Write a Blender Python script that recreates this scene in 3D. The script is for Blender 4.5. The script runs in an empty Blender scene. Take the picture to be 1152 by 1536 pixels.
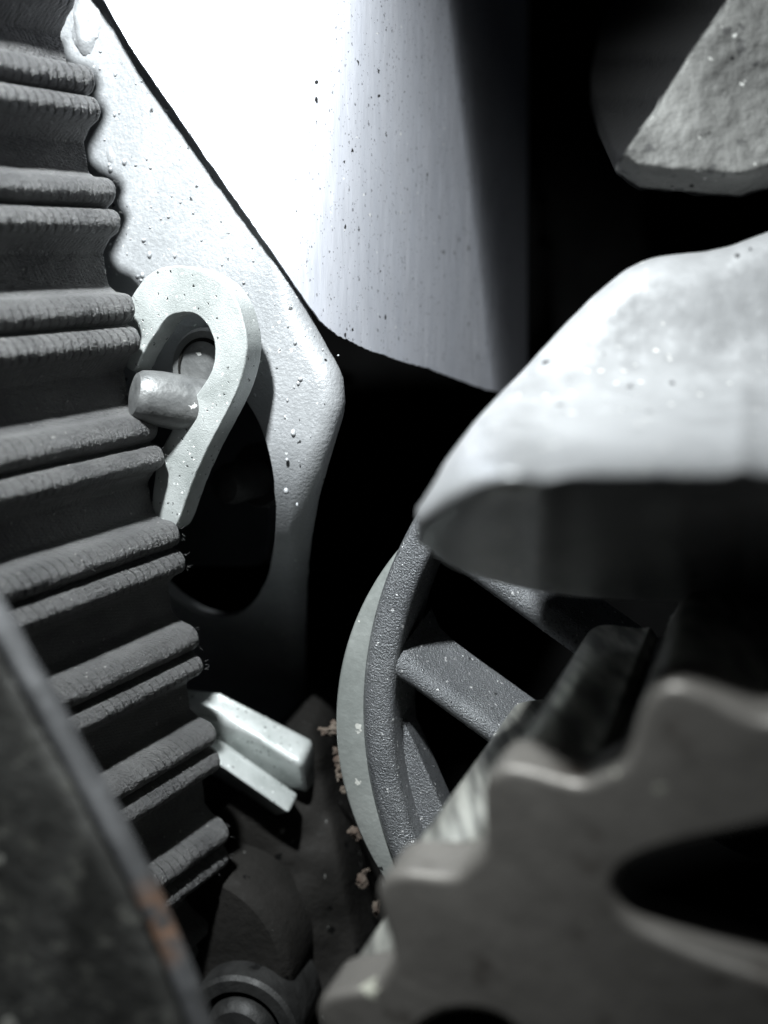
import bpy, bmesh, math, random
import numpy as np
from mathutils import Vector, Matrix, noise

random.seed(7)
sc = bpy.context.scene
col = sc.collection
# 1 Blender unit = 1 cm
sc.unit_settings.system = 'METRIC'; sc.unit_settings.scale_length = 0.01

# ------------------------------------------------------------------ camera
CD = 8.0
cam_d = bpy.data.cameras.new('camera'); cam = bpy.data.objects.new('camera', cam_d); col.objects.link(cam)
cam.location = (0, 0, CD)
cam_d.sensor_fit = 'VERTICAL'; cam_d.sensor_height = 36; cam_d.lens = 36*CD/9.0
cam_d.clip_start = 0.05; cam_d.clip_end = 200
cam_d.dof.use_dof = True; cam_d.dof.focus_distance = 8.6; cam_d.dof.aperture_fstop = 0.15
sc.camera = cam

# ------------------------------------------------------------------ world, lamps, exposure
w = bpy.data.worlds.new('World'); sc.world = w; w.use_nodes = True
bg = w.node_tree.nodes['Background']; bg.inputs[0].default_value = (0.75, 0.85, 1, 1); bg.inputs[1].default_value = 0.012

def aim(o, tgt):
    o.rotation_euler = (Vector(tgt)-Vector(o.location)).to_track_quat('-Z', 'Y').to_euler()
def lamp(name, loc, tgt, size, power, colr, spread=180):
    l = bpy.data.lights.new(name, 'AREA'); l.shape = 'DISK'; l.size = size; l.energy = power; l.color = colr
    l.spread = math.radians(spread)
    o = bpy.data.objects.new(name, l); col.objects.link(o); o.location = loc; aim(o, tgt); return o
tl = bpy.data.lights.new('torch_lamp', 'SPOT'); tl.energy = 23500; tl.color = (.93, .98, 1.0); tl.shadow_soft_size = .4
tl.spot_size = math.radians(74); tl.spot_blend = 1.0
TORCH = bpy.data.objects.new('torch_lamp', tl); col.objects.link(TORCH); TORCH.location = (-2.5, 8.5, 7.0); aim(TORCH, (-.9, 1.7, -.6))
sc.view_settings.view_transform = 'Standard'; sc.view_settings.look = 'None'
sc.view_settings.exposure = 0; sc.view_settings.gamma = 1
sc.render.engine = 'CYCLES'

# ------------------------------------------------------------------ geometry helpers
K = 1536/9.0
def P(px, py, z=0.0):
    s = (CD-z)/CD
    return Vector(((px-576)/K*s, (768-py)/K*s, z))
def on(px, py, p0, n):                       # where the sight line meets the plane (p0, n)
    o = Vector((0, 0, CD)); r = Vector(((px-576)/K, (768-py)/K, -CD))
    return o + r*((p0-o).dot(n)/r.dot(n))
def vp(px, py): return Vector(((px-576)/K, (768-py)/K, -CD)).normalized()
D = vp(1560, 370)                            # axis of belt, lever and housing
HN = Vector((.30, .13, -.94)).normalized()   # housing wall
LN = Vector((.42, .18, -.89)).normalized()   # hooked lever
E = vp(1150, 520)                            # axis of the sprocket in front

def cr(pts, n=8, closed=True):               # Catmull-Rom through points
    pts = [Vector(p) for p in pts]; N = len(pts); out = []
    for i in range(N if closed else N-1):
        if closed: a, b, c, d = pts[i-1], pts[i], pts[(i+1) % N], pts[(i+2) % N]
        else: a, b, c, d = pts[max(i-1, 0)], pts[i], pts[i+1], pts[min(i+2, N-1)]
        for k in range(n):
            t = k/n
            out.append(0.5*((2*b)+(c-a)*t+(2*a-5*b+4*c-d)*t*t+(3*b-a-3*c+d)*t**3))
    if not closed: out.append(pts[-1].copy())
    return out

def link(name, me, mat, parent=None, loc=None, smooth=35, **props):
    o = bpy.data.objects.new(name, me); col.objects.link(o)
    if mat: me.materials.append(mat)
    if smooth:
        me.polygons.foreach_set('use_smooth', [True]*len(me.polygons)); me.set_sharp_from_angle(angle=math.radians(smooth))
    if parent is not None: o.parent = parent; loc = parent.location
    if loc is not None:
        me.transform(Matrix.Translation(-Vector(loc)))
        if parent is None: o.location = loc
    for k, v in props.items(): o[k] = v
    return o
def thing(name, loc, label, cat, group=None):
    o = bpy.data.objects.new(name, None); col.objects.link(o); o.location = loc; o.empty_display_size = .3
    o['label'] = label; o['category'] = cat
    if group: o['group'] = group
    return o
def bm_me(bm, name):
    bmesh.ops.recalc_face_normals(bm, faces=bm.faces)
    me = bpy.data.meshes.new(name); bm.to_mesh(me); bm.free(); return me

def frame(n):
    n = n.normalized(); a = Vector((0, 1, 0)) if abs(n.y) < .9 else Vector((1, 0, 0))
    u = a.cross(n).normalized(); return u, n.cross(u)

def slab(bm, outline, n, thick, r=0.03, holes=(), seg=3, jit=0, rb=None, rh=None):
    """plate with rounded rims: outline (3D points near a plane), extruded by thick along n (n points away from the camera)"""
    n = n.normalized(); u, v = frame(n); rb = r if rb is None else rb
    front = []; back = []
    for li, lp in enumerate([outline]+list(holes)):
        p2 = [(p.dot(u), p.dot(v)) for p in lp]
        area = sum(p2[i-1][0]*p2[i][1]-p2[i][0]*p2[i-1][1] for i in range(len(p2)))
        sgn = 1 if area > 0 else -1
        if li: sgn = -sgn
        N = len(lp); nor = []
        if li and rh: r = rb = rh
        for i in range(N):
            t = (lp[(i+1) % N]-lp[i-1]).normalized()
            nor.append(n.cross(t).normalized()*sgn)          # towards the material
        if jit:
            lp = [p+nor[i]*jit*noise.noise(p*14) for i, p in enumerate(lp)]
        prof = [(r*(1-math.sin(a)), r*(1-math.cos(a))) for a in [math.pi/2*k/seg for k in range(seg+1)]]
        rings = [(o, d) for o, d in prof] + [(rb*(1-math.sin(a)), thick-rb*(1-math.cos(a))) for a in [math.pi/2*(1-k/seg) for k in range(seg+1)]]
        vs = [[bm.verts.new(p+nor[i]*o+n*d) for i, p in enumerate(lp)] for o, d in rings]
        for a, b in zip(vs[:-1], vs[1:]):
            for i in range(N):
                bm.faces.new((a[i-1], a[i], b[i], b[i-1]))
        front.append(vs[0]); back.append(vs[-1])
    for loops in (front, back):
        eds = []
        for lp in loops:
            for i in range(len(lp)):
                e = bm.edges.get((lp[i-1], lp[i])) or bm.edges.new((lp[i-1], lp[i])); eds.append(e)
        bmesh.ops.triangle_fill(bm, edges=eds, use_beauty=True, use_dissolve=False)

def slab_obj(name, outline, n, thick, mat, parent=None, loc=None, r=.03, holes=(), jit=0, seg=3, rh=None, **props):
    bm = bmesh.new(); slab(bm, outline, n, thick, r, holes, seg, jit, min(r, .04), rh)
    o = link(name, bm_me(bm, name), mat, parent, loc, 30, **props)
    m = o.modifiers.new('wn', 'WEIGHTED_NORMAL'); m.keep_sharp = True
    return o

def lathe(bm, prof, base, axis, n=48, a0=0, a1=2*math.pi, cap=True):
    """prof = list of (radius, distance along axis)"""
    u, v = frame(axis); ax = axis.normalized(); full = abs(a1-a0-2*math.pi) < 1e-4
    cnt = n if full else n+1; rings = []
    for r, d in prof:
        rings.append([bm.verts.new(base+ax*d+(u*math.cos(a0+(a1-a0)*i/n)+v*math.sin(a0+(a1-a0)*i/n))*max(r, 1e-4)) for i in range(cnt)])
    for a, b in zip(rings[:-1], rings[1:]):
        for i in range(cnt if full else cnt-1):
            j = (i+1) % cnt; bm.faces.new((a[i], a[j], b[j], b[i]))
    if cap and full:
        bm.faces.new(rings[0]); bm.faces.new(rings[-1])

def heightfield(bm, xs, yt, yb, zf, rows, back=None, cols_jit=0):
    """solid over a picture region; zf gives its depth; back(p) gives the rear point"""
    F = []; B = []
    for i, x in enumerate(xs):
        a, b = yt(x), yb(x)
        c = []
        for j in range(rows+1):
            y = a+(b-a)*j/rows
            c.append(P(x, y, zf(x, y, j/rows)))
        F.append(c); B.append([back(p) for p in c])
    Fv = [[bm.verts.new(p) for p in c] for c in F]; Bv = [[bm.verts.new(p) for p in c] for c in B]
    nx = len(xs)
    for i in range(nx-1):
        for j in range(rows):
            bm.faces.new((Fv[i][j], Fv[i+1][j], Fv[i+1][j+1], Fv[i][j+1]))
            bm.faces.new((Bv[i][j+1], Bv[i+1][j+1], Bv[i+1][j], Bv[i][j]))
    for i in range(nx-1):
        bm.faces.new((Fv[i][0], Bv[i][0], Bv[i+1][0], Fv[i+1][0])); bm.faces.new((Fv[i][rows], Fv[i+1][rows], Bv[i+1][rows], Bv[i][rows]))
    for j in range(rows):
        bm.faces.new((Fv[0][j], Fv[0][j+1], Bv[0][j+1], Bv[0][j])); bm.faces.new((Fv[-1][j], Bv[-1][j], Bv[-1][j+1], Fv[-1][j+1]))

def interp(pts):
    X = [p[0] for p in pts]; Y = [p[1] for p in pts]
    return lambda x: float(np.interp(x, X, Y))
def sinterp(pts, w_=34):
    f = interp(pts); return lambda x: sum(f(x+k*w_/8) for k in range(-8, 9))/17
def sm(a, b, x):
    t = min(1, max(0, (x-a)/(b-a))); return t*t*(3-2*t)

# ------------------------------------------------------------------ materials
class NT:
    def __init__(s, name):
        s.m = bpy.data.materials.new(name); s.m.use_nodes = True; s.t = s.m.node_tree
        s.b = s.t.nodes['Principled BSDF']; s.tc = s.t.nodes.new('ShaderNodeTexCoord').outputs['Object']
    def n(s, typ, **kw):
        x = s.t.nodes.new(typ)
        for k, v in kw.items():
            if k in ('operation', 'blend_type', 'data_type', 'feature', 'wave_type', 'bands_direction', 'distance'): setattr(x, k, v)
            else:
                i = x.inputs[k.replace('_', ' ')]
                if hasattr(v, 'is_linked') or isinstance(v, bpy.types.NodeSocket): s.t.links.new(v, i)
                else: i.default_value = v
        return x
    def noise(s, scale, detail=4, rough=.55, vec=None):
        return s.n('ShaderNodeTexNoise', Vector=vec or s.tc, Scale=scale, Detail=detail, Roughness=rough).outputs['Fac']
    def ramp(s, fac, a, b, lo=0.0, hi=1.0):
        x = s.n('ShaderNodeMapRange'); s.t.links.new(fac, x.inputs[0])
        x.inputs[1].default_value = a; x.inputs[2].default_value = b; x.inputs[3].default_value = lo; x.inputs[4].default_value = hi
        return x.outputs[0]
    def mix(s, fac, a, b):
        x = s.n('ShaderNodeMix', data_type='RGBA')
        for i, v in ((0, fac), (6, a), (7, b)):
            if isinstance(v, bpy.types.NodeSocket): s.t.links.new(v, x.inputs[i])
            else: x.inputs[i].default_value = v if i == 0 else (*v[:3], 1)
        return x.outputs[2]
    def math(s, op, a, b=0.0):
        x = s.n('ShaderNodeMath', operation=op)
        for i, v in ((0, a), (1, b)):
            if isinstance(v, bpy.types.NodeSocket): s.t.links.new(v, x.inputs[i])
            else: x.inputs[i].default_value = v
        return x.outputs[0]
    def specks(s, scale, size, keep, stretch=None):
        """small separate grains: 1 inside, 0 outside"""
        v = s.tc
        if stretch: v = s.n('ShaderNodeMapping', Vector=s.tc, Scale=stretch).outputs[0]
        wob = s.n('ShaderNodeTexNoise', Vector=v, Scale=scale*2.2, Detail=3).outputs['Color']
        vv = s.n('ShaderNodeMix', data_type='VECTOR'); s.t.links.new(v, vv.inputs[4]); s.t.links.new(wob, vv.inputs[5]); vv.inputs[0].default_value = .9/scale
        x = s.n('ShaderNodeTexVoronoi', Vector=vv.outputs[1], Scale=scale)
        c = s.n('ShaderNodeSeparateColor', Color=x.outputs['Color'])
        th = s.math('MULTIPLY', s.ramp(c.outputs[0], 1-keep, 1, 0, size), 1.0)
        return s.math('LESS_THAN', x.outputs['Distance'], th)
    def set(s, color=None, rough=None, metal=None, height=None, bump=.1, dist=.02, spec=None, coat_or_shade=None):
        for k, v in (('Base Color', color), ('Roughness', rough), ('Metallic', metal), ('Specular IOR Level', spec), ('Coat Weight', coat_or_shade)):
            if v is None: continue
            if isinstance(v, bpy.types.NodeSocket): s.t.links.new(v, s.b.inputs[k])
            elif k == 'Base Color': s.b.inputs[k].default_value = (*v[:3], 1)
            else: s.b.inputs[k].default_value = v
        if height is not None:
            b = s.n('ShaderNodeBump', Strength=bump, Distance=dist, Height=height); s.t.links.new(b.outputs[0], s.b.inputs['Normal'])
        return s.m

def cast_mat(name, c1, c2, rough=.5, metal=.3, gs=18, bump=.5, dist=.03, speck=.25, speckc=(.75, .76, .74), pits=.25, big=1.2, scale=9, spec=.5):
    t = NT(name)
    c = t.mix(t.ramp(t.noise(big, 5), .3, .7), c1, c2)
    sp = t.specks(scale, .3, speck); pt = t.specks(scale*.8+.37, .33, pits)
    c = t.mix(pt, c, [x*.15 for x in c1]); c = t.mix(sp, c, speckc)
    h = t.math('ADD', t.noise(gs, 5, .6), t.math('MULTIPLY', t.noise(big*3, 3), .8))
    h = t.math('ADD', h, t.math('SUBTRACT', t.math('MULTIPLY', sp, .7), t.math('MULTIPLY', pt, .9)))
    return t.set(c, t.ramp(t.noise(gs*.6), .3, .7, rough-.12*(bump > 0), rough+.15*(bump > 0)), metal, h, bump, dist, spec)

M = {}
M['housing'] = cast_mat('housing_paint', (.22, .228, .236), (.31, .318, .326), .45, .3, 30, .5, .018, .10, (.62, .64, .63), .08, .9, 17)
M['shade_dark'] = cast_mat('shade_dark', (.035, .038, .042), (.06, .063, .068), .5, .2, 16, .4, .02, .12, (.22, .22, .22), .1, 1.2, 12)  # dark tone for the shade behind the wall opening
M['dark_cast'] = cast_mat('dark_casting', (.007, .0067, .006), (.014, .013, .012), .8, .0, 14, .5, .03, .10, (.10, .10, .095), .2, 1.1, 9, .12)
M['rock'] = cast_mat('pitted_casting', (.15, .15, .145), (.25, .25, .24), .6, .1, 9, .45, .04, .3, (.4, .4, .38), .4, 1.6, 5)
M['zinc'] = cast_mat('zinc_plating', (.34, .365, .355), (.56, .585, .575), .4, .45, 70, .5, .012, .2, (.85, .87, .85), .3, 2.5, 28)
M['pin'] = cast_mat('worn_steel', (.10, .103, .104), (.20, .203, .20), .45, .5, 12, .4, .02, .2, (.8, .8, .78), .12, 2, 8)
M['rim'] = cast_mat('painted_rim', (.095, .099, .105), (.16, .165, .17), .32, .5, 55, 1.0, .022, .3, (.6, .6, .6), .1, 1.2, 22)
M['flange'] = cast_mat('flange_steel', (.20, .215, .205), (.31, .325, .31), .45, .4, 20, .3, .015, .2, (.6, .6, .56), .15, 1, 8)
M['cover'] = cast_mat('foreground_cover', (.27, .274, .278), (.38, .385, .39), .38, .42, 11, .16, .03, .2, (.7, .69, .66), .1, 1.6, 12)
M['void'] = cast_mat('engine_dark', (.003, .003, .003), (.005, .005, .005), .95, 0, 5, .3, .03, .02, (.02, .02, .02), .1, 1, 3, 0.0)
M['boss'] = cast_mat('boss_metal', (.008, .008, .008), (.02, .02, .019), .6, .2, 8, .5, .03, .12, (.4, .4, .38), .2, 1.5, 5)
M['debris'] = cast_mat('debris', (.03, .015, .009), (.09, .075, .06), .95, 0, 8, .8, .04, .1, (.3, .28, .24), .2, 7, 7)

t = NT('pitted_casting')
at_ = t.n('ShaderNodeAttribute'); at_.attribute_name = 'coat_or_shade'
ms = t.ramp(t.math('ADD', at_.outputs['Fac'], t.math('MULTIPLY', t.noise(6, 4), .5)), .62, .9)  # mask of the shade painted over the flank
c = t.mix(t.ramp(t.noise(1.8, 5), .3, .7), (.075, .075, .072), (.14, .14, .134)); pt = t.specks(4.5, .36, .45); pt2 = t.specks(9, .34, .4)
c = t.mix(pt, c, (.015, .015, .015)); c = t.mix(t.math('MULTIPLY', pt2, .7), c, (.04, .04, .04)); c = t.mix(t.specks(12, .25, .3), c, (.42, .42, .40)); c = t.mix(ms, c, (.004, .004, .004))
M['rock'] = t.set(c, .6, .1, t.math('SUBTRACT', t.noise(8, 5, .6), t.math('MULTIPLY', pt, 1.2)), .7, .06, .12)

t = NT('brushed_sheet')                      # smooth brushed metal sheet, grain running down the sheet
gv = t.n('ShaderNodeMapping', Vector=t.tc, Rotation=(0, 0, math.radians(-6)), Scale=(26, 2.2, 4)).outputs[0]
gr = t.noise(1.0, 6, .7, gv); gv2 = t.n('ShaderNodeMapping', Vector=t.tc, Rotation=(0, 0, math.radians(-6)), Scale=(9, .35, 1.5)).outputs[0]
st = t.noise(1.0, 3, .5, gv2)
sp = t.specks(11, .26, .16, (1.5, .8, 1)); sp2 = t.math('MAXIMUM', t.specks(24, .3, .3, (1.4, .7, 1)), t.specks(52, .32, .35, (1.3, .6, 1))); lt = t.specks(17, .25, .12)
c = t.mix(t.ramp(st, .2, .8), (.58, .60, .66), (.68, .69, .74)); c = t.mix(t.math('MULTIPLY', sp2, .7), c, (.10, .10, .11)); c = t.mix(sp, c, (.02, .02, .02)); c = t.mix(lt, c, (.9, .9, .9))
h = t.math('SUBTRACT', t.math('ADD', gr, t.math('MULTIPLY', lt, .6)), t.math('MULTIPLY', t.math('ADD', sp, sp2), .8))
M['sheet'] = t.set(c, t.ramp(gr, .3, .7, .3, .5), .6, h, .25, .012)

t = NT('belt_rubber')                        # woven facing over rubber, in belt coordinates (cm across, cm along)
uv = t.n('ShaderNodeTexCoord').outputs['UV']
sx = t.n('ShaderNodeSeparateXYZ', Vector=uv)
U, V = sx.outputs[0], sx.outputs[1]
nz = t.n('ShaderNodeTexNoise', Vector=t.tc, Scale=5.0, Detail=3.0)
njs = t.n('ShaderNodeSeparateColor', Color=nz.outputs['Color'])
U = t.math('ADD', U, t.math('MULTIPLY', njs.outputs[0], .04)); V = t.math('ADD', V, t.math('MULTIPLY', njs.outputs[1], .03))
# chevron shaped stitches: short threads in rows along the belt
cmb = t.n('ShaderNodeCombineXYZ', X=t.math('ADD', t.math('MULTIPLY', U, 1/.085), t.math('MULTIPLY', V, 4.5)), Y=t.math('MULTIPLY', V, 1/.045))
br = t.n('ShaderNodeTexVoronoi', Vector=cmb.outputs[0], Scale=1.0, feature='F1', Randomness=.45)
a1 = t.math('SINE', t.math('MULTIPLY', t.math('ADD', U, t.math('MULTIPLY', V, .5)), 2*math.pi/.083))
weave = t.math('ADD', t.math('MULTIPLY', t.math('POWER', t.math('ABSOLUTE', a1), .35), .9), t.math('MULTIPLY', br.outputs['Distance'], -.9))
fz = t.noise(32, 5, .8)
area = t.ramp(t.noise(3.5, 3), .4, .62, .12, 1.0)
h = t.math('ADD', t.math('MULTIPLY', weave, area), t.math('MULTIPLY', fz, 2.0))
ca = t.n('ShaderNodeAttribute'); ca.attribute_name = 'cut'
gap = t.ramp(t.math('ADD', ca.outputs['Fac'], t.math('MULTIPLY', t.math('SUBTRACT', t.noise(30, 3), .5), .5)), .15, .8)
lint = t.specks(17, .22, .25)
c = t.mix(t.ramp(t.noise(2.2, 5), .35, .7), (.085, .085, .086), (.155, .154, .152)); c = t.mix(t.ramp(fz, .35, .65, .45, 0), c, (.015, .015, .015))
c = t.mix(t.math('MULTIPLY', gap, .85), c, (.01, .01, .01)); c = t.mix(t.math('MULTIPLY', lint, .6), c, (.40, .39, .37))
M['belt'] = t.set(c, t.ramp(fz, .3, .7, .28, .50), .35, h, .9, .022, 1.0)

t = NT('sprocket_steel')                     # oily worn sintered steel
c = t.mix(t.ramp(t.noise(.9, 5), .3, .7), (.135, .127, .116), (.22, .208, .19)); c = t.mix(t.ramp(t.noise(3.1, 4), .6, .75), c, (.055, .045, .038))
c = t.mix(t.specks(4, .25, .2), c, (.45, .45, .38))
M['sprocket'] = t.set(c, t.ramp(t.noise(2, 4), .3, .7, .38, .6), .45, t.noise(6, 5), .3, .03)
M['oily'] = cast_mat('oily_dark_steel', (.012, .012, .012), (.03, .03, .028), .35, .5, 7, .3, .03, .1, (.2, .2, .18), .1, 1.5, 5)
t = NT('sprocket_flank')
sm_ = t.n('ShaderNodeMapping', Vector=t.tc, Scale=(9, 9, .7)).outputs[0]
c = t.mix(t.ramp(t.noise(1.0, 4, .6, sm_), .4, .6), (.20, .20, .185), (.55, .55, .50))
M['flank'] = t.set(c, .38, .7, t.noise(9, 5), .3, .02)

t = NT('guard_metal')                        # dark blotchy bar with rust spot on its edge
c = t.mix(t.ramp(t.noise(2.2, 6, .65), .35, .7), (.028, .028, .026), (.09, .09, .084)); c = t.mix(t.specks(4.5, .32, .4), c, (.42, .42, .38)); c = t.mix(t.ramp(t.noise(6, 5, .7), .55, .72), c, (.17, .17, .15))
ru = t.n('ShaderNodeVectorMath', operation='DISTANCE'); t.t.links.new(t.tc, ru.inputs[0])
GUARD_RUST = ru
M['guard'] = t.set(c, t.ramp(t.noise(3, 4), .3, .7, .38, .6), .35, t.noise(5, 6, .65), .6, .05)
t = NT('guard_edge')  # paler tone paints light caught along the edge; the rust spot is real
c = t.mix(t.ramp(t.noise(2.5, 6, .65), .35, .7), (.07, .071, .073), (.20, .203, .208))
ru = t.n('ShaderNodeVectorMath', operation='DISTANCE'); t.t.links.new(t.tc, ru.inputs[0]); GUARD_RUST = ru
rm = t.math('MULTIPLY', t.ramp(ru.outputs['Value'], .06, .30, 1, 0), t.ramp(t.noise(7, 4), .38, .52))
c = t.mix(rm, c, (.36, .20, .12))
M['guard_edge'] = t.set(c, .5, .4, t.noise(5, 6, .65), .6, .04)

# ------------------------------------------------------------------ background: the dark engine block behind everything
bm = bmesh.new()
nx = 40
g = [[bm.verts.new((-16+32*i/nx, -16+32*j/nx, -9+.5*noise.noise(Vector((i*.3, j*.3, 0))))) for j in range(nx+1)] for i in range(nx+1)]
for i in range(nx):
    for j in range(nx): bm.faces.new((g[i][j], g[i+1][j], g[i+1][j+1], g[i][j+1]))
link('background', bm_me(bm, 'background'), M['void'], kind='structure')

# ------------------------------------------------------------------ belt housing behind the belt
hp = P(400, 600, -.95)
out = [(-150, -140), (190, -140), (232, 0), (305, 130), (375, 262), (424, 350), (442, 420), (446, 470), (490, 535), (514, 580), (512, 606), (496, 650), (478, 702), (460, 765), (446, 830), (434, 900),
       (424, 980), (412, 1060), (400, 1180), (395, 1300), (-150, 1300)]
def refine(me, L):
    """split long edges so that a flat cap can be bent"""
    bm = bmesh.new(); bm.from_mesh(me)
    for _ in range(8):
        es = [e for e in bm.edges if e.calc_length() > L]
        if not es: break
        bmesh.ops.subdivide_edges(bm, edges=es, cuts=1); bmesh.ops.triangulate(bm, faces=[f for f in bm.faces if len(f.verts) > 3])
    bm.to_mesh(me); bm.free()
def dense(out, nrm, p0, it=2):
    o3 = []
    for a, b in zip(out, out[1:]+out[:1]):
        n_ = max(1, int(math.dist(a, b)/14))
        for k in range(n_): o3.append(on(a[0]+(b[0]-a[0])*k/n_, a[1]+(b[1]-a[1])*k/n_, p0, nrm))
    for _ in range(it): o3 = [(o3[i-1]+o3[i]*2+o3[(i+1) % len(o3)])/4 for i in range(len(o3))]
    return o3
hole = [on(292+118*math.cos(a)-6*math.sin(a), 758+196*math.sin(a), hp, HN) for a in [2*math.pi*k/64 for k in range(64)]]  # opening stands in for the hook's soft shadow on the wall
hs = thing('belt_housing', P(300, 500, -1.2), 'light grey rough cast housing wall behind the toothed belt, with a round opening standing in for the hook shadow', 'housing')
slab_obj('wall', dense(out, HN, hp, 7), HN, .26, M['housing'], hs, r=.2, holes=[hole], jit=.012, seg=7, rh=.012)
refine(col.objects['wall'].data, .3)
for v in col.objects['wall'].data.vertices:      # the wall curls back into the engine towards its foot
    q = max(0, .75-(v.co.y+hs.location.y)); v.co.z -= .44*q*q if q < 1.5 else .99+1.32*(q-1.5)
lwp = P(310, 760, -2.0)
slab_obj('shade_floor', dense([(150, 590), (400, 590), (415, 700), (400, 850), (150, 850)], HN, lwp+HN*1.6), HN, .3, M['shade_dark'], hs, r=.05)  # dark sheet added behind the opening to give the shadow its tone
# droplets and casting nibs on the wall
bm = bmesh.new()
for _ in range(260):
    x = random.uniform(130, 515); y = random.uniform(60, 780)
    if ((x-300)/112)**2+((y-730)/162)**2 < 1.25: continue
    if y < 480 and x > 150+y*.62: continue
    if y > 600 and x > 500-(y-600)*.3: continue
    r = random.choice([.006, .008, .012, .015, .02, .028]); p = on(x, y, hp, HN)
    m_ = Matrix.Translation(p) @ Matrix.Diagonal((r, r*random.uniform(.7, 1.5), r*.8, 1))
    bmesh.ops.create_icosphere(bm, subdivisions=2, radius=1, matrix=m_)
link('paint_grains', bm_me(bm, 'paint_grains'), M['housing'], hs, kind='stuff')
# lumpy casting boss beside the belt at the top
def lump(bm, c, rx, ry, rz, seed, amp=.25, sub=4):
    v0 = len(bm.verts); res = bmesh.ops.create_icosphere(bm, subdivisions=sub, radius=1)
    for v in res['verts']:
        k = 1+amp*noise.noise(v.co*1.3+Vector((seed, 0, 0)))+amp*.35*noise.noise(v.co*4+Vector((0, seed, 0)))+amp*.12*noise.noise(v.co*11)
        v.co = Vector((v.co.x*rx, v.co.y*ry, v.co.z*rz))*k+c
bm = bmesh.new()
lump(bm, on(172, 212, hp, HN)+HN*.2, .26, .32, .2, 3)
link('casting_lump', bm_me(bm, 'casting_lump'), M['housing'], hs); bm = bmesh.new()
lump(bm, on(128, 30, hp, HN)+HN*.14, .22, .38, .2, 5)
link('casting_lump', bm_me(bm, 'casting_lump'), M['housing'], hs)

# bolt inside the shadow opening
bb = thing('opening_bolt', on(345, 722, hp, HN)+HN*.9, 'small dark rounded bolt deep in the round shadow opening below the hooked lever', 'bolt')
bm = bmesh.new(); ax = (-D+Vector((.0, .0, .1))).normalized()
lathe(bm, [(.36, 0), (.36, .16), (.33, .2), (.24, .2)], bb.location, ax, 40); link('flange', bm_me(bm, 'flange'), M['boss'], bb)
bm = bmesh.new(); lathe(bm, [(.22, .2), (.22, .62), (.18, .72), (.08, .77), (0, .78)], bb.location, ax, 32); link('head', bm_me(bm, 'head'), M['boss'], bb)

# ------------------------------------------------------------------ toothed belt
bp = P(244, 662, -0.75)
u_, v_ = frame(D)
tips = [(70, -205), (112, -34), (150, 138), (181, 308), (210, 484), (245, 662), (278, 822), (305, 978), (331, 1122), (347, 1272), (330, 1396), (285, 1480), (215, 1530)]
C = cr([on(x, y, bp, D) for x, y in tips], 40, False)
HT = .36; BACK = .14; BW = 2.7
prof = [(0, 0), (.07, 0), (.13, .01), (.18, .06), (.225, .25), (.26, .55), (.295, .83), (.33, .97), (.365, 1), (.40, .95), (.43, .80), (.46, .60), (.485, .50), (.515, .50),
        (.54, .60), (.57, .80), (.60, .95), (.635, 1), (.67, .97), (.70, .80), (.725, .52), (.76, .22), (.80, .05), (.86, .01), (.93, 0), (1, 0)]
def hprof(f):
    b_ = .50*sm(.12, .27, f)*(1-sm(.74, .88, f)); z = b_
    for c_, w_ in ((.355, .135), (.625, .125)):
        q = 1-((f-c_)/w_)**2
        if q > 0: z = max(z, .50+.50*math.sqrt(q) if b_ > .49 else b_+(1.0-b_)*math.sqrt(q))
    return z
fp = [i/200 for i in range(201)]; hh = [hprof(f) for f in fp]
for _ in range(5): hh = [hh[0]]+[(hh[i-1]+hh[i]*2+hh[i+1])/4 for i in range(1, 200)]+[hh[-1]]
hpf = hh
def bc(s):                                    # point and outward normal of the tip line, s in pitches (tooth k centred on k)
    q = min(max(s*40, 0), len(C)-1.001); i = int(q); p = C[i].lerp(C[i+1], q-i)
    i = min(max(i, 1), len(C)-3); t_ = (C[i+2]-C[i-1]).normalized(); n_ = D.cross(t_).normalized()
    if n_.x < 0: n_ = -n_
    return p, n_
belt = thing('timing_belt', bc(5)[0], 'black rubber timing belt with double ridged fabric covered teeth along the left side', 'belt')
NW = 230
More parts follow.
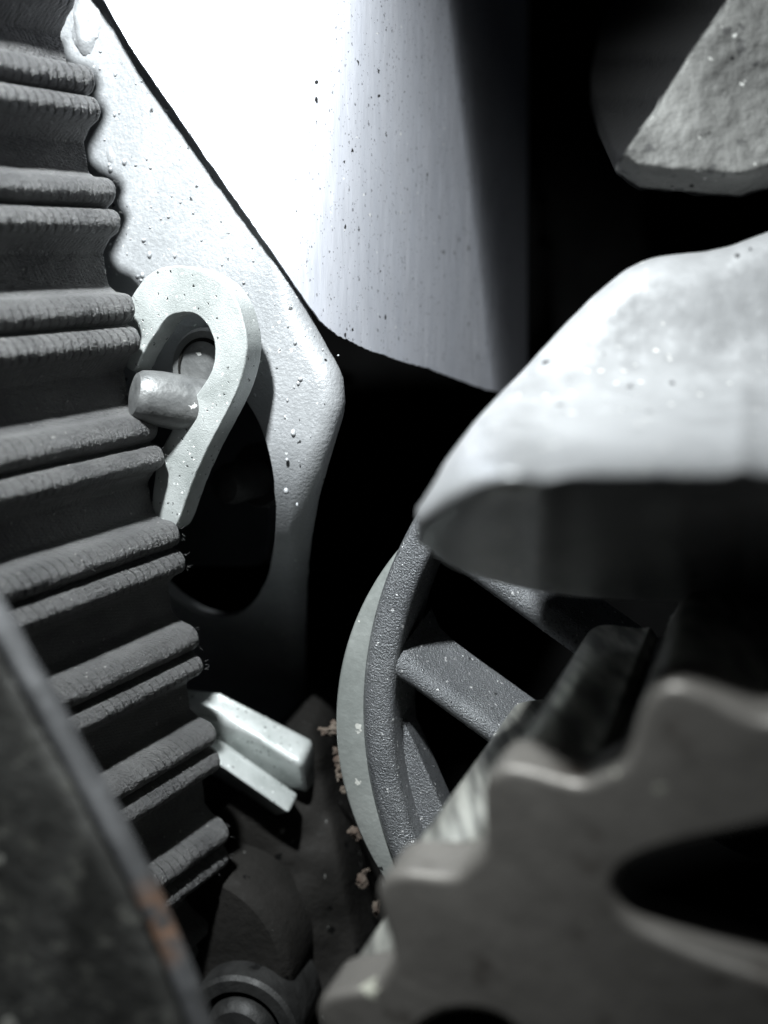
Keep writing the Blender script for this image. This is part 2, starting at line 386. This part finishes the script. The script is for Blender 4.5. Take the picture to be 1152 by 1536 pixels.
def belt_piece(name, s0, s1, ns, hf, base, lbl=None):
    bm = bmesh.new(); uvl = bm.loops.layers.uv.new('UVMap'); cl_ = bm.verts.layers.float.new('cut'); G = []; UVs = {}
    for i in range(ns+1):
        s = s0+(s1-s0)*i/ns; p, n_ = bc(s); h = hf(s)
        row = []
        for j in range(NW+1):
            tt = j/NW; w_ = tt*BW
            rag = .012*noise.noise(Vector((s*9, 0, 3)))+.01*noise.noise(Vector((s*40, 1, 3))) if j == 0 else 0
            rel = .010*noise.noise(Vector((s*3.0, w_*3.5, 1)))+.006*noise.noise(Vector((s*16, w_*9, 7)))
            cr_ = min(1, max(0, h/HT-.35)*1.8)
            pn_ = min(1, max(.2, .70+1.3*noise.noise(Vector((s*1.3, w_*1.1, 11)))))
            wj = w_+.016*noise.noise(Vector((s*6, w_*5, 21)))+.30*s
            cut = math.exp(-(math.sin(math.pi*wj/.088)**2)/.07)
            tw = math.sin(2*math.pi*(w_*.6+s*2.1+.02*noise.noise(Vector((s*9, w_*9, 2))))/.062)
            rel += -.020*cut*(.25+.75*cr_)*pn_+.0050*tw*(1-.5*cr_)+.004*noise.noise(Vector((s*60, w_*55, 4)))
            edge = .035*math.exp(-w_/.025)*min(1, h*6)        # cut edge slightly rounded
            q = p-n_*(HT-h-rel+edge)-D*(w_+rag)
            v = bm.verts.new(q); v[cl_] = cut*(.2+.8*cr_)*pn_+.12*tw; row.append(v); UVs[v] = (w_, s*.95+h*.9)
        G.append(row)
    for i in range(ns):
        for j in range(NW): bm.faces.new((G[i][j], G[i+1][j], G[i+1][j+1], G[i][j+1]))
    # underside and ends
    Bk = [[bm.verts.new(bc(s0+(s1-s0)*i/ns)[0]-bc(s0+(s1-s0)*i/ns)[1]*(HT+base)-D*(BW*j)) for j in (0, 1)] for i in range(ns+1)]
    for r_ in Bk:
        for v in r_: UVs[v] = (0, 0)
    for i in range(ns):
        bm.faces.new((Bk[i][0], Bk[i][1], Bk[i+1][1], Bk[i+1][0]))
        bm.faces.new((G[i][0], Bk[i][0], Bk[i+1][0], G[i+1][0])); bm.faces.new((G[i][NW], G[i+1][NW], Bk[i+1][1], Bk[i][1]))
    for f in bm.faces:
        for l in f.loops: l[uvl].uv = UVs[l.vert]
    return link(name, bm_me(bm, name), M['belt'], belt, smooth=50)
NT_ = len(tips)-2
for k in range(1, NT_):
    belt_piece('tooth', k-.5, k+.5, 84, lambda s, k=k: HT*float(np.interp(s-k+.5, fp, hpf)), .01)
bm = bmesh.new(); G = []
for i in range(0, 201):
    s = .5+(NT_-1.0)*i/200; p, n_ = bc(s)
    G.append([bm.verts.new(p-n_*(HT+.012+b_)-D*w_) for b_, w_ in ((0, 0.004), (0, BW-.004), (BACK, BW-.004), (BACK, 0.004))])
for a, b in zip(G[:-1], G[1:]):
    for k in range(4): bm.faces.new((a[k], a[(k+1) % 4], b[(k+1) % 4], b[k]))
link('backing', bm_me(bm, 'backing'), M['belt'], belt)
# loose threads at the cut edge and on the cloth
bm = bmesh.new()
def hair(bm, p, dirv, L, r=.0035, n=6, curl=.5):
    prev = None; d_ = dirv.normalized()
    for i in range(n+1):
        rr = r*(1-.7*i/n); a_ = [bm.verts.new(p+Vector((math.cos(q)*rr, math.sin(q)*rr, 0))) for q in (0, 2.1, 4.2)]
        if prev:
            for k in range(3): bm.faces.new((prev[k], prev[(k+1) % 3], a_[(k+1) % 3], a_[k]))
        prev = a_; d_ = (d_+Vector((random.uniform(-1, 1), random.uniform(-1, 1), random.uniform(-1, 1)))*curl).normalized(); p = p+d_*L/n
for _ in range(150):
    k = random.randint(1, NT_-2); f = random.choice([random.uniform(.25, .45), random.uniform(.55, .74), random.random()]); s = k-.5+f
    p, n_ = bc(s); p = p-n_*(HT-HT*float(np.interp(f, fp, hpf))+.004)-D*random.choice([0, 0, random.uniform(0, 1.6)])
    hair(bm, p, n_+D*random.uniform(-.3, 1)+Vector((0, random.uniform(-.8, .4), 0)), random.uniform(.02, .07), .0025)
link('loose_threads', bm_me(bm, 'loose_threads'), M['belt'], belt, kind='stuff')

# ------------------------------------------------------------------ hooked lever in front of the wall
lp = P(300, 600, -.60)
outer = [(196, 446), (222, 412), (262, 398), (312, 410), (348, 440), (367, 490), (369, 535), (356, 585), (334, 630), (312, 672), (292, 715), (276, 758), (262, 792),
         (238, 800), (222, 790), (228, 745), (234, 700), (246, 666), (270, 625), (296, 590), (315, 560), (322, 528), (316, 498), (299, 475), (276, 469), (252, 476), (234, 500), (214, 532), (202, 556),
         (186, 545), (180, 500), (184, 465)]
slab_o = slab_obj('hooked_lever', cr([on(x, y, lp, LN) for x, y in outer], 6), LN, .26, M['zinc'], loc=on(300, 600, lp, LN), r=.02, jit=.006,
                  label='pale zinc plated hook shaped lever hooked over the steel pin beside the belt', category='lever')

# pin through the hook with a washer behind
pn = thing('steel_pin', on(262, 590, lp, LN), 'grey worn steel pin with washer poking through the bend of the hooked lever', 'pin')
bm = bmesh.new(); wc = on(277, 556, lp, LN)+LN*.30
lathe(bm, [(.40, .1), (.40, .03), (.37, 0), (.30, -.0), (.16, -.0)], wc, LN, 40); link('washer', bm_me(bm, 'washer'), M['pin'], pn)
pa = (P(190, 575, -.35)-P(300, 597, -.7)); pa.normalize()
bm = bmesh.new()
lathe(bm, [(.03, .66), (.15, .66), (.20, .645), (.235, .60), (.25, .52), (.262, .42), (.27, .25), (.27, 0), (.27, -.05)], P(300, 610, -.9), pa, 40)
link('shank', bm_me(bm, 'shank'), M['pin'], pn)
bm = bmesh.new()
lathe(bm, [(.27, .0), (.30, .01), (.31, .03), (.31, .25)], wc-LN*.02, LN, 40, cap=False); link('collar', bm_me(bm, 'collar'), M['dark_cast'], pn)

# ------------------------------------------------------------------ bent metal sheet at the top
B = interp([(60, -110), (106, -70), (156, 0), (194, 66), (222, 108), (260, 163), (305, 229), (358, 305), (402, 368), (432, 412), (455, 446), (480, 481), (505, 502), (548, 523), (600, 541), (640, 552), (700, 574), (738, 587), (800, 600), (1150, 720)])
def zs(x, y, t_):
    s0 = 430-.25*y; s1 = 668+.12*y           # the bend starts at s0; at the crease s1 it folds away steeply
    w1 = s1-s0; q = (x-s0)/w1
    L = w1*.0064
    if q <= 0: z = 0
    elif q <= 1: z = -.4*2.5*L*q**2.5
    else:
        e = (x-s1)*.0064
        z = -.4*2.5*L-2.5*e-9.0*(e-.30*(1-math.exp(-e/.30)))
    return -.62+.00028*(y)*.4+.0002*(x-300)*.5+z
def bj(x): return B(x)+2.2*noise.noise(Vector((x*.06, 1, 0)))+1.5*noise.noise(Vector((x*.22, 4, 0)))
bm = bmesh.new(); xs = list(np.linspace(70, 792, 420))
heightfield(bm, xs, lambda x: -130, bj, zs, 60, lambda p: p+Vector((-.02, .02, -.09)))
link('bent_cover_sheet', bm_me(bm, 'bent_cover_sheet'), M['sheet'], loc=P(500, 300, -.6), smooth=40,
     label='bright brushed metal sheet with ragged lower edge, curving into shade at the top', category='metal sheet')

# ------------------------------------------------------------------ pitted casting in the top right corner
def poly_rock(name, front, side, z1, z2, z3, label):
    pass
bm = bmesh.new()
top = interp([(885, 120), (900, 40), (960, -60), (1300, -160)]); bot = interp([(885, 150), (898, 200), (925, 262), (960, 284), (1040, 292), (1110, 296), (1180, 276), (1300, 270)])
def zr(x, y, t_):
    e = 1092-y*.66+14*noise.noise(Vector((y*.02, 0, 0)))      # ridge between the lit face and the shaded flank
    q = max(0, (e-x))/100.0
    z = .7-q*3.4-.5*sm(.0, 46, 40-(bot(x)-y))
    z += .05*noise.noise(Vector((x*.012, y*.012, 0)))+.012*noise.noise(Vector((x*.05, y*.05, 3)))
    return z
heightfield(bm, list(np.linspace(886, 1300, 140)), top, lambda x: bot(x)+6*noise.noise(Vector((x*.03, 0, 5))), zr, 110, lambda p: p+(p-Vector((0, 0, CD))).normalized()*1.3)
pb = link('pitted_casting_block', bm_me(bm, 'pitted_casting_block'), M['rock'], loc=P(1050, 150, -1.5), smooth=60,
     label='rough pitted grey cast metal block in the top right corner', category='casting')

# shade on its flank and lower edge, painted into the colour as black
at = pb.data.attributes.new('coat_or_shade', 'FLOAT', 'POINT')
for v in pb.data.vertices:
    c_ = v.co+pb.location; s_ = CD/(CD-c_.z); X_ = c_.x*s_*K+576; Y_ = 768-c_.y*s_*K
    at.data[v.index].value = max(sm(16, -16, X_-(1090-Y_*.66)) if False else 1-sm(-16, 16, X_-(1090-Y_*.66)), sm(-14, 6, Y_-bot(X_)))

# ------------------------------------------------------------------ rounded cover close to the camera, right side
ct = sinterp([(626, 790), (632, 755), (645, 728), (690, 660), (735, 606), (780, 562), (825, 510), (872, 462), (925, 412), (965, 388), (1010, 382), (1075, 376), (1110, 366), (1152, 346), (1330, 300)])
cb = sinterp([(626, 800), (640, 825), (670, 848), (720, 866), (790, 884), (870, 896), (1000, 902), (1330, 906)])
def zc(x, y, t_):
    cy = 715+math.log(1+math.exp((735-x)/20.0))*20*.55+5*noise.noise(Vector((x*.008, 0, 0)))+9*math.exp(-((x-815)/28)**2)-8*math.exp(-((x-1112)/20)**2)
    side = math.log(1+math.exp((770-x)/22.0))*22/145.0
    u = (cy-y)/max(60, cy-390)
    za = 3.95-2.8*(1-math.exp(-(math.log(1+math.exp(u/.04))*.04/.27)**1.6))-.15*u; zb = 3.95-2.6*(y-cy)/185.0; T = .28
    z = -T*math.log(math.exp(-za/T)+math.exp(-zb/T))
    # soft crest
    pass
    z -= 1.3*side**2
    d_ = y-ct(x); z -= .25*math.exp(-max(0, d_)/14.0)
    return z+.02*noise.noise(Vector((x*.006, y*.006, 2)))
bm = bmesh.new()
heightfield(bm, list(np.linspace(626, 1330, 160)), lambda x: ct(x)+1.5*noise.noise(Vector((x*.03, 0, 9))), cb, zc, 120, lambda p: p+(p-Vector((0, 0, CD))).normalized()*.6)
link('rounded_cover', bm_me(bm, 'rounded_cover'), M['cover'], loc=P(950, 650, 3), smooth=70,
     label='large blurred silvery rounded casting close up on the right', category='casting')

# ------------------------------------------------------------------ toothed sprocket, bottom right, close to the camera
sp0 = P(740, 1160, 2.9); su, sv = frame(E)
tp = [on(x, y, sp0, E) for x, y in ((560, 1338), (740, 1158), (976, 1036))]
A_ = np.array([[2*p.dot(su), 2*p.dot(sv), 1] for p in tp]); b_ = np.array([p.dot(su)**2+p.dot(sv)**2 for p in tp])
s_ = np.linalg.solve(A_, b_); cx_, cy_ = s_[0], s_[1]; R0 = math.sqrt(s_[2]+cx_**2+cy_**2)
SC = su*cx_+sv*cy_+E*sp0.dot(E)
ang = [math.atan2(p.dot(sv)-cy_, p.dot(su)-cx_) for p in tp]
st_ = ((ang[2]-ang[0])/2); NTH = max(12, round(abs(2*math.pi/st_))); stp = 2*math.pi/NTH*(1 if st_ > 0 else -1)
print('SPROCKET R', R0, 'teeth', NTH, 'step', st_, stp, 'centre', SC)
def spt(r, a, d=0): return SC+(su*math.cos(a)+sv*math.sin(a))*r+E*d
def prof_r(a, R, depth):                      # rounded teeth, round gullets
    f = ((a-ang[1])/stp) % 1.0; f = min(f, 1-f)  # 0 at the tip, .5 in the gullet
    return R-depth*sm(.02, .42, f)
spk = thing('toothed_sprocket', SC, 'blurred dark steel toothed sprocket with an oval window in the bottom right corner', 'sprocket')
NA = NTH*24
ol = [spt(prof_r(2*math.pi*i/NA, R0, .31), 2*math.pi*i/NA) for i in range(NA)]
win = cr([on(x, y, sp0, E) for x, y in ((1290, 1212), (1200, 1232), (1100, 1252), (1010, 1272), (945, 1298), (921, 1335), (945, 1380), (1010, 1415), (1100, 1450), (1200, 1482), (1290, 1500))], 6)
win2 = cr([on(x, y, sp0, E) for x, y in ((600, 1590), (640, 1535), (700, 1518), (760, 1535), (800, 1600), (760, 1700), (680, 1720), (620, 1660))], 6)
slab_obj('face_plate', ol, E, .42, M['sprocket'], spk, r=.055, holes=[win, win2], seg=4)
bm = bmesh.new(); RD = R0-.40
lathe(bm, [(RD, .3), (RD, 2.9), (RD-.25, 3.0), (RD-.3, .3)], SC, E, 160, cap=False); link('drum', bm_me(bm, 'drum'), M['oily'], spk)
TL = 2.55
for k in range(NTH):
    a0 = ang[1]+stp*k; loop = []
    for q in range(21):
        f = -.40+.80*q/20; loop.append(spt(prof_r(a0+f*stp, R0-.05, .25), a0+f*stp, .43))
    for q in range(9): f = .40-.80*q/8; loop.append(spt(RD-.03, a0+f*stp, .43))
    bm = bmesh.new(); slab(bm, loop, E, TL, .02, seg=2); link('tooth', bm_me(bm, 'tooth'), M['flank'], spk, smooth=40)

# ------------------------------------------------------------------ spoked pulley behind, centre
WX = vp(930, 610)
wp = P(600, 1000, -.6); wu, wv = frame(WX)
pts = [on(x, y, wp, WX) for x, y in ((706, 662), (650, 732), (603, 806), (572, 880), (548, 990), (543, 1090), (553, 1190), (588, 1296))]
A_ = np.array([[2*p.dot(wu), 2*p.dot(wv), 1] for p in pts]); b_ = np.array([p.dot(wu)**2+p.dot(wv)**2 for p in pts])
s_, res, *_ = np.linalg.lstsq(A_, b_, rcond=None); RW = math.sqrt(s_[2]+s_[0]**2+s_[1]**2)
WC = wu*s_[0]+wv*s_[1]+WX*wp.dot(WX); print('WHEEL R', RW, 'centre', WC, [round((p-WC).length, 2) for p in pts])
whl = thing('spoked_pulley', WC, 'dark painted spoked pulley wheel half hidden behind the blurred sprocket', 'pulley')
bm = bmesh.new(); rw = .33
lathe(bm, [(RW-rw, .9), (RW-rw+.01, .06), (RW-rw+.05, .015), (RW-rw+.1, 0), (RW-.1, 0), (RW-.04, .02), (RW, .08), (RW, .9), (RW-rw, .9)], WC, WX, 200, cap=False)
link('rim', bm_me(bm, 'rim'), M['rim'], whl, smooth=50)
fp0 = wp+WX*.2
fpt = [on(x, y, fp0, WX) for x, y in ((583, 848), (552, 885), (528, 935), (509, 1010), (505, 1090), (516, 1175), (544, 1262), (580, 1330))]
A_ = np.array([[2*p.dot(wu), 2*p.dot(wv), 1] for p in fpt]); b_ = np.array([p.dot(wu)**2+p.dot(wv)**2 for p in fpt])
s_, res, *_ = np.linalg.lstsq(A_, b_, rcond=None); RF = math.sqrt(s_[2]+s_[0]**2+s_[1]**2); FC = wu*s_[0]+wv*s_[1]+WX*fp0.dot(WX)
print('FLANGE', RF, FC)
bm = bmesh.new()
lathe(bm, [(RF-.3, 0), (RF-.03, 0), (RF, .03), (RF, .45), (RF-.3, .45), (RF-.3, 0)], FC, WX, 200, cap=False)
link('flange', bm_me(bm, 'flange'), M['flange'], whl, smooth=50)
web = cr([on(x, y, wp+WX*.3, WX) for x, y in ((560, 1030), (592, 1062), (620, 1112), (652, 1185), (700, 1300), (720, 1400), (600, 1400), (560, 1250), (545, 1120))], 5)
slab_obj('web', web, WX, .4, M['rim'], whl, r=.03)
bm = bmesh.new(); lathe(bm, [(.2, -.1), (1.0, -.1), (1.05, 0), (1.05, 1.0)], WC, WX, 60); link('hub', bm_me(bm, 'hub'), M['rim'], whl)
def spoke(a, b, wd, dp, k=.12):
    """rounded bar from picture point a to b on the wheel plane, running dp deep"""
    A0 = on(*a, wp, WX); B0 = on(*b, wp, WX); t_ = (B0-A0).normalized(); s2 = WX.cross(t_).normalized()
    sk = .22 if s2.y > 0 else -.22
    bm = bmesh.new()
    sec = []
    for q in range(9):
        an = math.pi*q/8; sec.append((math.cos(an)*wd/2, k*(1-math.sin(an))+.04))
    sec = sec+[(-wd/2*.75+sk, dp), (wd/2*.75+sk, dp)]
    rings = []
    for i in range(13):
        f = i/12; fl = 1+.5*math.exp(-f/.06)+.0*f
        c0 = A0.lerp(B0, f); rings.append([bm.verts.new(c0+s2*x_*fl+WX*y_) for x_, y_ in sec])
    for r1, r2 in zip(rings[:-1], rings[1:]):
        for i in range(len(sec)): bm.faces.new((r1[i-1], r1[i], r2[i], r2[i-1]))
    return link('spoke', bm_me(bm, 'spoke'), M['rim'], whl, smooth=60)
spoke((585, 995), (860, 1195), .22, .75)
spoke((655, 812), (960, 1032), .27, .75)

# ------------------------------------------------------------------ fork bracket poking out from behind the belt
fk = thing('fork_bracket', P(350, 1130, -1.2), 'short shiny zinc plated fork of two flat prongs sticking out below the belt teeth', 'bracket')
def prong(name, tf, tb, hgt, mat=M['zinc']):
    """tf: front top edge in the picture (near), tb: rear top edge; hgt: plate height below"""
def prism(name, quad_top, down, mat, r=.04):
    # quad_top: four 3D corners of the long bright top face; down: vector to the lower side
    bm = bmesh.new(); a = [bm.verts.new(p) for p in quad_top]; b = [bm.verts.new(p+down*(.8 if i in (0, 3) else 1)) for i, p in enumerate(quad_top)]
    N = len(a); bm.faces.new(a); bm.faces.new(b[::-1])
    for i in range(N): bm.faces.new((a[i-1], a[i], b[i], b[i-1]))
    bmesh.ops.recalc_face_normals(bm, faces=bm.faces)
    bmesh.ops.bevel(bm, geom=list(bm.edges), offset=r, segments=3, profile=.6, affect='EDGES')
    return link(name, bm_me(bm, name), mat, fk, smooth=35)
zf_ = -1.95
prism('upper_prong', [P(262, 1062, zf_), P(330, 1080, zf_), P(392, 1112, zf_), P(452, 1148, zf_), P(470, 1108, zf_-.3), P(400, 1072, zf_-.3), P(330, 1036, zf_-.3), P(255, 1028, zf_-.3)], Vector((0.05, -.52, -.36)), M['zinc'], .075)
prism('lower_prong', [P(250, 1090, zf_+.15), P(330, 1148, zf_+.15), P(434, 1220, zf_+.15), P(448, 1192, zf_-.12), P(344, 1118, zf_-.12), P(262, 1066, zf_-.12)], Vector((-.22, -.24, -.6)), M['zinc'], .045)

# ------------------------------------------------------------------ blurred guard bar, bottom left
gp = P(150, 1200, 2.7)
gr_ = [(-190, 690), (-78, 850), (-34, 930), (4, 1000), (42, 1065), (80, 1135), (130, 1225), (176, 1312), (216, 1400), (250, 1480), (278, 1560), (316, 1680)]
gl_ = [(70, 1680), (-60, 1600), (-130, 1450), (-180, 1360), (-220, 1270), (-240, 1150)]
go = cr([on(x, y, gp, Vector((.22, .12, -1)).normalized()) for x, y in gr_], 6, False)+cr([on(x, y, gp, Vector((.22, .12, -1)).normalized()) for x, y in gl_], 6, False)
gb = slab_obj('guard_bar', go, Vector((.22, .12, -1)), .13, M['guard'], loc=gp, r=.11, seg=6, jit=.012,
              label='blurred dark metal guard bar with a rust spot on its edge, bottom left', category='guard')
GN = Vector((.22, .12, -1)).normalized()
ed = cr([on(x+14, y, gp, GN) for x, y in gr_], 6, False); bm = bmesh.new(); pr = None
for i, p in enumerate(ed):
    t_ = (ed[min(i+1, len(ed)-1)]-ed[max(i-1, 0)]).normalized(); s2 = GN.cross(t_).normalized()
    rr = .07*(1+.12*noise.noise(p*4)); rg = [bm.verts.new(p+s2*math.cos(q)*rr+GN*(.10+math.sin(q)*rr*1.3)) for q in [2*math.pi*k/14 for k in range(14)]]
    if pr:
        for k in range(14): bm.faces.new((pr[k-1], pr[k], rg[k], rg[k-1]))
    pr = rg
link('lit_edge', bm_me(bm, 'lit_edge'), M['guard_edge'], gb, loc=gp, smooth=60)  # pale strip added as painted light along the bar's edge
rp = on(226, 1392, gp, Vector((.22, .12, -1)).normalized())-gp
GUARD_RUST.inputs[1].default_value = rp

# ------------------------------------------------------------------ dark housing at the bottom, boss, debris
lt_ = interp([(200, 1240), (330, 1220), (395, 1150), (455, 1080), (495, 1100), (530, 1230), (560, 1340), (620, 1450)])
bm = bmesh.new()
def zl(x, y, t_):
    return -2.3-.9*sm(.0, 60, x-470-(y-1130)*.2)+.2*noise.noise(Vector((x*.008, y*.008, 0)))+.05*noise.noise(Vector((x*.03, y*.03, 3)))
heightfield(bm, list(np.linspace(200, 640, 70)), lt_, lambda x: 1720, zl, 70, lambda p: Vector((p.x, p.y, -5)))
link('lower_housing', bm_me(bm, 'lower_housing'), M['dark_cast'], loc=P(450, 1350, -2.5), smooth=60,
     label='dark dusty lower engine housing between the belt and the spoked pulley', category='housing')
bo = thing('round_boss', P(355, 1560, -1.4), 'small blurred grey round boss at the bottom edge below the belt', 'boss')
bm = bmesh.new(); lathe(bm, [(.0, 0), (.3, 0), (.36, .05), (.38, .12), (.38, 1)], bo.location, Vector((.2, .1, -1)).normalized(), 48, cap=False); link('cap', bm_me(bm, 'cap'), M['boss'], bo)
bm = bmesh.new(); lathe(bm, [(.44, .14), (.46, .1), (.58, .1), (.62, .14), (.62, 1)], bo.location, Vector((.2, .1, -1)).normalized(), 48, cap=False); link('ring', bm_me(bm, 'ring'), M['boss'], bo)
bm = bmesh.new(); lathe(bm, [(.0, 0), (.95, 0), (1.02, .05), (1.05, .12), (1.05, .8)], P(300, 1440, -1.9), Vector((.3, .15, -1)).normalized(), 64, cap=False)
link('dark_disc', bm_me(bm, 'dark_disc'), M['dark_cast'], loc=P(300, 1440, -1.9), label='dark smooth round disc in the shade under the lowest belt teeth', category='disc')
bm = bmesh.new()
for _ in range(13):
    f = random.random(); x = 498+f*58+random.uniform(-9, 9); y = 1090+f*260+random.uniform(-12, 12)
    lump(bm, P(x, y, -1.75+random.uniform(-.2, .1)), random.uniform(.03, .10), random.uniform(.03, .09), random.uniform(.02, .05), random.random()*50, .9, 3)
link('crumbs', bm_me(bm, 'crumbs'), M['debris'], loc=P(525, 1220, -1.8), kind='stuff', label='rusty and pale crumbs of dirt packed beside the pulley flange', category='dirt')
